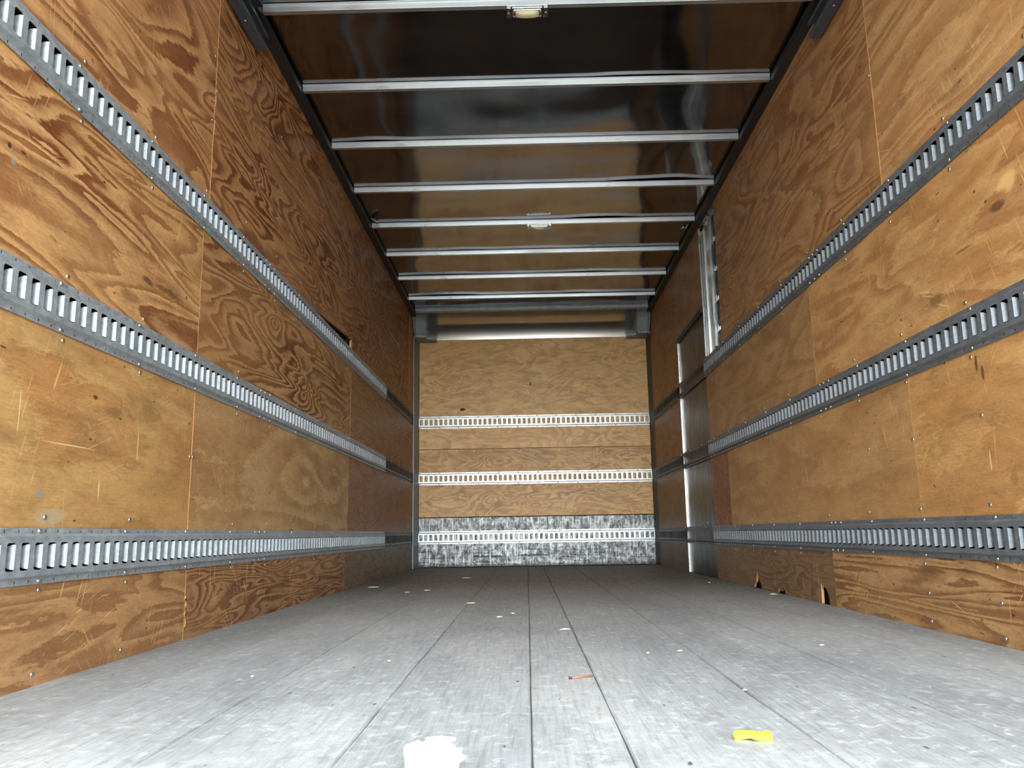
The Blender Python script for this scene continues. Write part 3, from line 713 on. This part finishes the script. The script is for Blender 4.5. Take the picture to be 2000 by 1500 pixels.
# ------------------------------------------------------------------ roof bows
for i, y in enumerate(BOWS):
    m = MB()
    zb = H
    t = 0.002
    pts = [(y-0.026, zb+0.0285), (y-0.026, zb+0.0265), (y-0.014, zb+0.0265), (y-0.012, zb), (y+0.013, zb), (y+0.015, zb+0.0265), (y+0.026, zb+0.0265), (y+0.026, zb+0.0285)]
    m.prism(pts, 0, -1.170, 1.170)
    o = m.build('roof_bow', M_BOW, bevel=0.0012)
    words = ['first', 'second', 'third', 'fourth', 'fifth', 'sixth', 'seventh', 'eighth']
    extra = {0: ', carrying a dome lamp', 4: ', carrying the far dome lamp'}.get(i, '')
    tag(o, 'shiny metal roof bow across the ceiling, %s from the camera%s' % (words[i], extra), 'roof bow', 'roof bows across the ceiling')
m = MB()
m.prism([(7.835, 2.568), (7.835, 2.530), (7.875, 2.520), (7.915, 2.535), (7.915, 2.545), (7.88, 2.568)], 0, -1.165, 1.165)
for k in range(0): pass
tag(m.build('front_bow', M_RAIL, bevel=0.002), 'dull grey crossbar where the roof meets the curved cove', 'roof bow')

# ------------------------------------------------------------------ dome lamps
def lamp(x, y, label):
    root = bpy.data.objects.new('ceiling_lamp', None); COL.objects.link(root); root.location = (x, y, H)
    tag(root, label, 'lamp', 'dome lamps on the roof bows')
    m = MB(); m.box(x-0.088, x+0.088, y-0.034, y+0.034, H-0.006, H-0.0005)
    m.prism([(x-0.088, H-0.006), (x-0.088, H-0.016), (x-0.070, H-0.018), (x-0.066, H-0.006)], 1, y-0.034, y+0.034)
    m.prism([(x+0.088, H-0.006), (x+0.088, H-0.016), (x+0.070, H-0.018), (x+0.066, H-0.006)], 1, y-0.034, y+0.034)
    m.build('housing', M_CHROME, root, bevel=0.002)
    m = MB()
    for (rx, ry, z0, z1) in ((0.066, 0.030, H-0.014, H-0.006), (0.060, 0.026, H-0.022, H-0.014)):
        m.box(x-rx, x+rx, y-ry, y+ry, z0, z1)
    b = m.build('bezel', M_CHROME, root, bevel=0.003)
    m = MB(); n = 10; vs = []
    for i in range(n+1):
        for j in range(n+1):
            a = -1+2*i/n; c = -1+2*j/n
            h = 0.013*(1-a**4)*(1-c**4)
            vs.append((x+a*0.050, y+c*0.021, H-0.022-h))
    m.add(vs, [(i*(n+1)+j, i*(n+1)+j+1, (i+1)*(n+1)+j+1, (i+1)*(n+1)+j) for i in range(n) for j in range(n)], 0, True)
    l = m.build('lens', M_LENS, root); l['label'] = 'frosted cream lens'
    for sx in (-1, 1):
        e = dome(0.006, 0.003, 2, -1); e.v = [(p[0]+x+sx*0.079, p[1]+y, p[2]+H-0.0175) for p in e.v]; e.build('screw', M_SCREW, root)
        for s2 in (-1, 1):
            e = dome(0.004, 0.003, 2, -1); e.v = [(p[0]+x+sx*0.0565, p[1]+y+s2*0.016, p[2]+H-0.022) for p in e.v]; e.build('screw', M_SCREW, root)
    return root
lamp(-0.041, 3.122, 'metal dome lamp with cream lens on the nearest roof bow')
lamp(0.045, 5.60, 'small dome lamp on the bow halfway down the ceiling')

# ------------------------------------------------------------------ roll door tracks
for sx, yend, lab in ((-1, 3.16, 'black steel roll door track under the ceiling at left'), (1, 3.17, 'black steel roll door track under the ceiling at right')):
    root = bpy.data.objects.new('door_track', None); COL.objects.link(root); root.location = (sx*1.18, 1.9, 2.395); tag(root, lab, 'door track', 'roll door tracks')
    m = MB(); X = lambda d: sx*(XW-d)
    zb = 2.395
    pts = [(X(0.004), zb+0.075), (X(0.004), zb), (X(0.012), zb-0.006), (X(0.052), zb-0.006), (X(0.058), zb), (X(0.058), zb+0.012), (X(0.054), zb+0.012), (X(0.050), zb-0.001), (X(0.014), zb-0.001), (X(0.010), zb+0.006), (X(0.010), zb+0.062), (X(0.052), zb+0.062), (X(0.054), zb+0.052), (X(0.058), zb+0.052), (X(0.058), zb+0.068), (X(0.052), zb+0.075)]
    m.prism(pts, 1, 0.74, yend)
    m.build('rail', M_TRACK, root, bevel=0.001)
    m = MB(); m.box(min(X(0.006), X(0.030)), max(X(0.006), X(0.030)), yend-0.008, yend+0.012, zb+0.004, zb+0.05)
    m.cyl((X(0.03), yend-0.004, zb+0.012), 0.010, 0.02, 1, 12)
    m.build('end_stop', M_TRACK, root, bevel=0.002)
    m = MB(); m.box(min(X(0.046), X(0.092)), max(X(0.046), X(0.092)), 0.74, yend-0.18, 2.470, 2.512)
    m.build('hanger_bar', M_DARK, root, bevel=0.002)
    for y in (2.95, 2.55, 2.2, 1.8):
        e = dome(0.006, 0.003, 2, -1); e.v = [(p[0]+X(0.032), p[1]+y, p[2]+zb-0.006) for p in e.v]; e.build('screw', M_SCREW, root)

# ------------------------------------------------------------------ corner castings
for sx in (-1, 1):
    root = bpy.data.objects.new('corner_bracket', None); COL.objects.link(root); root.location = (sx*1.15, 8.2, 2.32)
    tag(root, 'grey moulded corner bracket beside the curved cove, %s end of the front wall' % ('left' if sx < 0 else 'right'), 'bracket', 'corner brackets at the front wall')
    m = MB(); X = lambda d: sx*(1.213-d)
    # shell: curved in y-z, closing the end of the cove
    prof = [(8.315, 2.345), (8.17, 2.345), (8.12, 2.365), (8.08, 2.42), (8.04, 2.49), (8.0, 2.53), (8.0, 2.56), (8.315, 2.56)]
    m.prism(prof, 0, X(0.0), X(0.012))
    m.prism([(p[0]+0.02 if p[0] < 8.3 else p[0], p[1]) for p in prof], 0, X(0.122), X(0.132))
    m.prism([(8.315, 2.345), (8.21, 2.345), (8.17, 2.375), (8.14, 2.43), (8.10, 2.50), (8.07, 2.535), (8.07, 2.56), (8.315, 2.56)], 0, X(0.012), X(0.122))
    m.build('shell', M_CAST, root, bevel=0.003)
    m = MB(); m.add([(X(0.018), 8.135, 2.50), (X(0.116), 8.10, 2.52), (X(0.116), 8.165, 2.40), (X(0.018), 8.205, 2.352)], [(0,1,2),(0,2,3)])
    m.build('web', M_DARK, root)
    m = MB()
    ft = [(X(-0.002), 8.10), (X(0.03), 8.075), (X(0.130), 8.085), (X(0.130), 8.17), (X(0.215), 8.20), (X(0.215), 8.325), (X(-0.002), 8.325)]
    m.prism(ft, 2, 2.318, 2.346)
    m.build('foot', M_CAST, root, bevel=0.004)
    e = dome(0.011, 0.006, 1, -1); e.v = [(p[0]+X(0.09), p[1]+8.079, p[2]+2.331) for p in e.v]; e.build('rivet', M_SCREW, root)

# ------------------------------------------------------------------ wires
for (x, y, sx, lab) in ((-1.150, 5.45, -1, 'loose black and white wires poking out above the left wall by the far lamp bow'), (1.145, 5.66, 1, 'dark loose wires poking out above the right wall beside the door header')):
    root = bpy.data.objects.new('wire_bundle', None); COL.objects.link(root); root.location = (x, y, 2.54); tag(root, lab, 'wires', 'loose wires at the roof edge')
    for k in range(6):
        m = MB(); a = random.uniform(0.5, 1.0); dy = random.uniform(-0.06, 0.08); dz = random.uniform(0.01, 0.035)
        pts = []
        for j in range(9):
            t = j/8
            pts.append((x - sx*(0.055*a*math.sin(math.pi*t)+0.0*k), y + dy*(t-0.3) + 0.02*math.sin(3*t+k), 2.545 - dz*math.sin(math.pi*t)*1.3 + 0.012*math.cos(2*k+t*3)))
        m.tube(pts, 0.0028); m.build('wire', M_WHITEW if k in (1, 4) else M_BLACKW, root)

# ------------------------------------------------------------------ things on the floor
# crumpled white paper cup
root = bpy.data.objects.new('paper_cup', None); COL.objects.link(root); root.location = (-0.218, 1.165, 0.0)
tag(root, 'crushed white paper cup standing on the floor at the bottom edge of the photo', 'cup')
cx, cy = -0.218, 1.165; m = MB(); n = 36; vs = []; levels = [(0.0, 0.033), (0.004, 0.0345), (0.012, 0.0355), (0.024, 0.037), (0.034, 0.0385), (0.040, 0.0395)]
for (z, r) in levels:
    for i in range(n):
        a = 2*math.pi*i/n; w = 0.05*math.sin(3*a+1)*(z/0.04)**2 + 0.03*math.sin(5*a)*(z/0.04)
        rr = r*(1+w); zz = z + (0.003*math.sin(2*a+2.6)+0.001*math.sin(5*a))*(z/0.04)**2
        vs.append((cx+rr*math.cos(a), cy+rr*0.92*math.sin(a), zz))
L_ = len(levels)
fs = [(k*n+i, k*n+(i+1) % n, (k+1)*n+(i+1) % n, (k+1)*n+i) for k in range(L_-1) for i in range(n)]
# inner wall
base = len(vs)
for (z, r) in levels[::-1]:
    for i in range(n):
        a = 2*math.pi*i/n; w = 0.05*math.sin(3*a+1)*(z/0.04)**2 + 0.03*math.sin(5*a)*(z/0.04)
        rr = (r-0.0012)*(1+w); zz = z + (0.003*math.sin(2*a+2.6)+0.001*math.sin(5*a))*(z/0.04)**2 + (0.0015 if z == 0 else 0)
        vs.append((cx+rr*math.cos(a), cy+rr*0.92*math.sin(a), zz))
fs += [((L_-1)*n+i, (L_-1)*n+(i+1) % n, base+(i+1) % n, base+i) for i in range(n)]
fs += [(base+k*n+i, base+k*n+(i+1) % n, base+(k+1)*n+(i+1) % n, base+(k+1)*n+i) for k in range(L_-1) for i in range(n)]
fs += [tuple(range(n)), tuple(base+(L_-1)*n+i for i in range(n))]
m.add(vs, fs, 0, True); m.build('cup_body', M_PAPER, root)
m = MB(); vs = []; nn = 12       # folded-in crumpled top
for i in range(nn+1):
    for j in range(nn+1):
        a = -1+2*i/nn; c = -1+2*j/nn
        # square -> disc
        X_ = a*math.sqrt(1-c*c/2); Y_ = c*math.sqrt(1-a*a/2)
        z = 0.040 + 0.009*mnoise.noise(Vector((X_*2.1, Y_*2.1, 4.2))) + 0.004*mnoise.noise(Vector((X_*6, Y_*6, 1)))+0.006*Y_
        vs.append((cx+X_*0.0365, cy+Y_*0.0335, z))
m.add(vs, [(i*(nn+1)+j, (i+1)*(nn+1)+j, (i+1)*(nn+1)+j+1, i*(nn+1)+j+1) for i in range(nn) for j in range(nn)], 0, False)
m.build('crumpled_top', M_PAPER, root)
m = MB(); m.tube([(cx-0.012, cy+0.028, 0.0475), (cx+0.01, cy+0.031, 0.0485), (cx+0.03, cy+0.030, 0.0470)], 0.0028, 10); m.build('rolled_flap', M_PAPER, root)
m = MB(); m.add([(cx+0.028, cy+0.008, 0.043), (cx+0.048, cy-0.004, 0.032), (cx+0.036, cy-0.016, 0.026), (cx+0.030, cy-0.014, 0.039)], [(0,1,3),(1,2,3),(0,3,2),(0,2,1)]); m.build('torn_corner', M_PAPER, root)

# yellow foam scrap
m = MB(); n = 14; top = []; bot = []
for i in range(n+1):
    t = i/n; x = 0.237+0.058*t
    y = 1.37 - 0.012*max(0.0, t-0.45) + 0.004*math.sin(7*t)
    arch = 0.006*max(0.0, 1-abs(t-0.42)/0.28)
    zt = 0.0100 + 0.003*mnoise.noise(Vector((t*7, 2, 1))) + 0.0015*t - (0.003 if i in (0, n) else 0)
    hw = 0.009 + 0.003*mnoise.noise(Vector((t*9, 5, 1)))
    top.append([(x, y-hw, zt-0.001), (x+0.002, y+hw, zt+0.001)])
    zb = 0.0015*0+arch*0.6
    bot.append([(x, y-hw, zb), (x+0.002, y+hw, zb)])
vs = []
for a, b in zip(top, bot): vs += [b[0], a[0], a[1], b[1]]
fs = [(i*4+k, i*4+(k+1) % 4, (i+1)*4+(k+1) % 4, (i+1)*4+k) for i in range(n) for k in range(4)] + [(0,1,2,3), (n*4+3, n*4+2, n*4+1, n*4)]
m.add(vs, fs); tag(m.build('yellow_scrap', M_YEL, bevel=0.0008), 'bright yellow bent foam scrap lying on the floor at lower right', 'scrap')
# red stick
m = MB(); m.tube([(0.012, 1.930, 0.0026), (0.035, 1.943, 0.0028), (0.060, 1.954, 0.0026)], 0.0024, 10)
o = m.build('red_stick', M_RED); tag(o, 'thin reddish stick lying on the floor left of the yellow scrap', 'stick')
m = MB(); m.cyl((0.0075, 1.9265, 0.0007), 0.0036, 0.005, 2, 10); m.build('blunt_tip', M_CHIPD, o)

# chips and splinters
def chip(x, y, lx, ly, rz, mat, label, name='wood_chip'):
    m = MB(); c, s = math.cos(rz), math.sin(rz); k = random.uniform(0.7, 1.0)
    P = [(-lx/2, -ly/2*k), (-lx*0.1, -ly/2), (lx/2, -ly/2*0.5), (lx/2*0.9, ly/2), (0.0, ly/2*0.7), (-lx/2*0.95, ly/2*0.8)]
    h = 0.002+0.25*ly*0.3
    vs = [(x+c*a-s*b, y+s*a+c*b, 0.0002) for a, b in P] + [(x+c*a-s*b, y+s*a+c*b, 0.0002+h*(0.6+0.4*math.sin(i*2.1))) for i, (a, b) in enumerate(P)]
    m.add(vs, [(0,1,2,3,4,5), (11,10,9,8,7,6)] + [(i, (i+1) % 6, 6+(i+1) % 6, 6+i) for i in range(6)])
    return tag(m.build(name, mat), label, 'wood chip', 'wood chips scattered on the floor')
CH = [(-1.078, 5.355, 0.09, 0.018, 0.0, 'pale splinter on the floor nearest the foot of the left wall'),
      (-0.686, 4.984, 0.05, 0.015, 0.1, 'short pale splinter on the floor left of centre, far back'),
      (-0.787, 4.834, 0.035, 0.010, 0.4, 'tiny pale chip beside the short splinter at far left'),
      (-0.360, 4.024, 0.055, 0.018, -0.1, 'pale chip on a plank joint left of centre'),
      (-0.201, 3.347, 0.035, 0.030, 0.6, 'curled pale chip left of the centre joint'),
      (-0.149, 3.486, 0.018, 0.014, 0.0, 'tiny white crumb beside the curled chip'),
      (0.040, 2.897, 0.045, 0.022, 0.1, 'bent pale chip between the two centre joints'),
      (0.333, 2.349, 0.022, 0.014, 0.5, 'white flake on the joint right of centre'),
      (0.240, 2.319, 0.012, 0.010, 0.2, 'tiny white flake left of the white flake on the joint'),
      (0.361, 1.774, 0.012, 0.010, 0.4, 'pale crumb on the floor behind the yellow scrap'),
      (0.814, 3.902, 0.050, 0.020, -0.3, 'brown chip on the right side planks'),
      (0.749, 2.421, 0.020, 0.012, 0.2, 'white fleck on the near right planks'),
      (-0.748, 2.025, 0.010, 0.009, 0.2, 'tiny white speck on the near left planks'),
      (-0.455, 2.237, 0.010, 0.009, 0.2, 'tiny white speck left of the second joint'),
      (1.165, 4.290, 0.050, 0.035, 0.2, 'pale broken piece at the foot of the right wall by the hole'),
      (1.063, 5.304, 0.020, 0.015, 0.2, 'pale crumb near the metal side door'),
      (-0.55, 6.3, 0.09, 0.016, 0.1, 'thin pale splinter near the front wall at left')]
for (x, y, lx, ly, rz, lab) in CH: chip(x, y, lx*0.75, ly*0.7, rz, M_CHIP if 'brown' not in lab else M_CHIPD, lab)
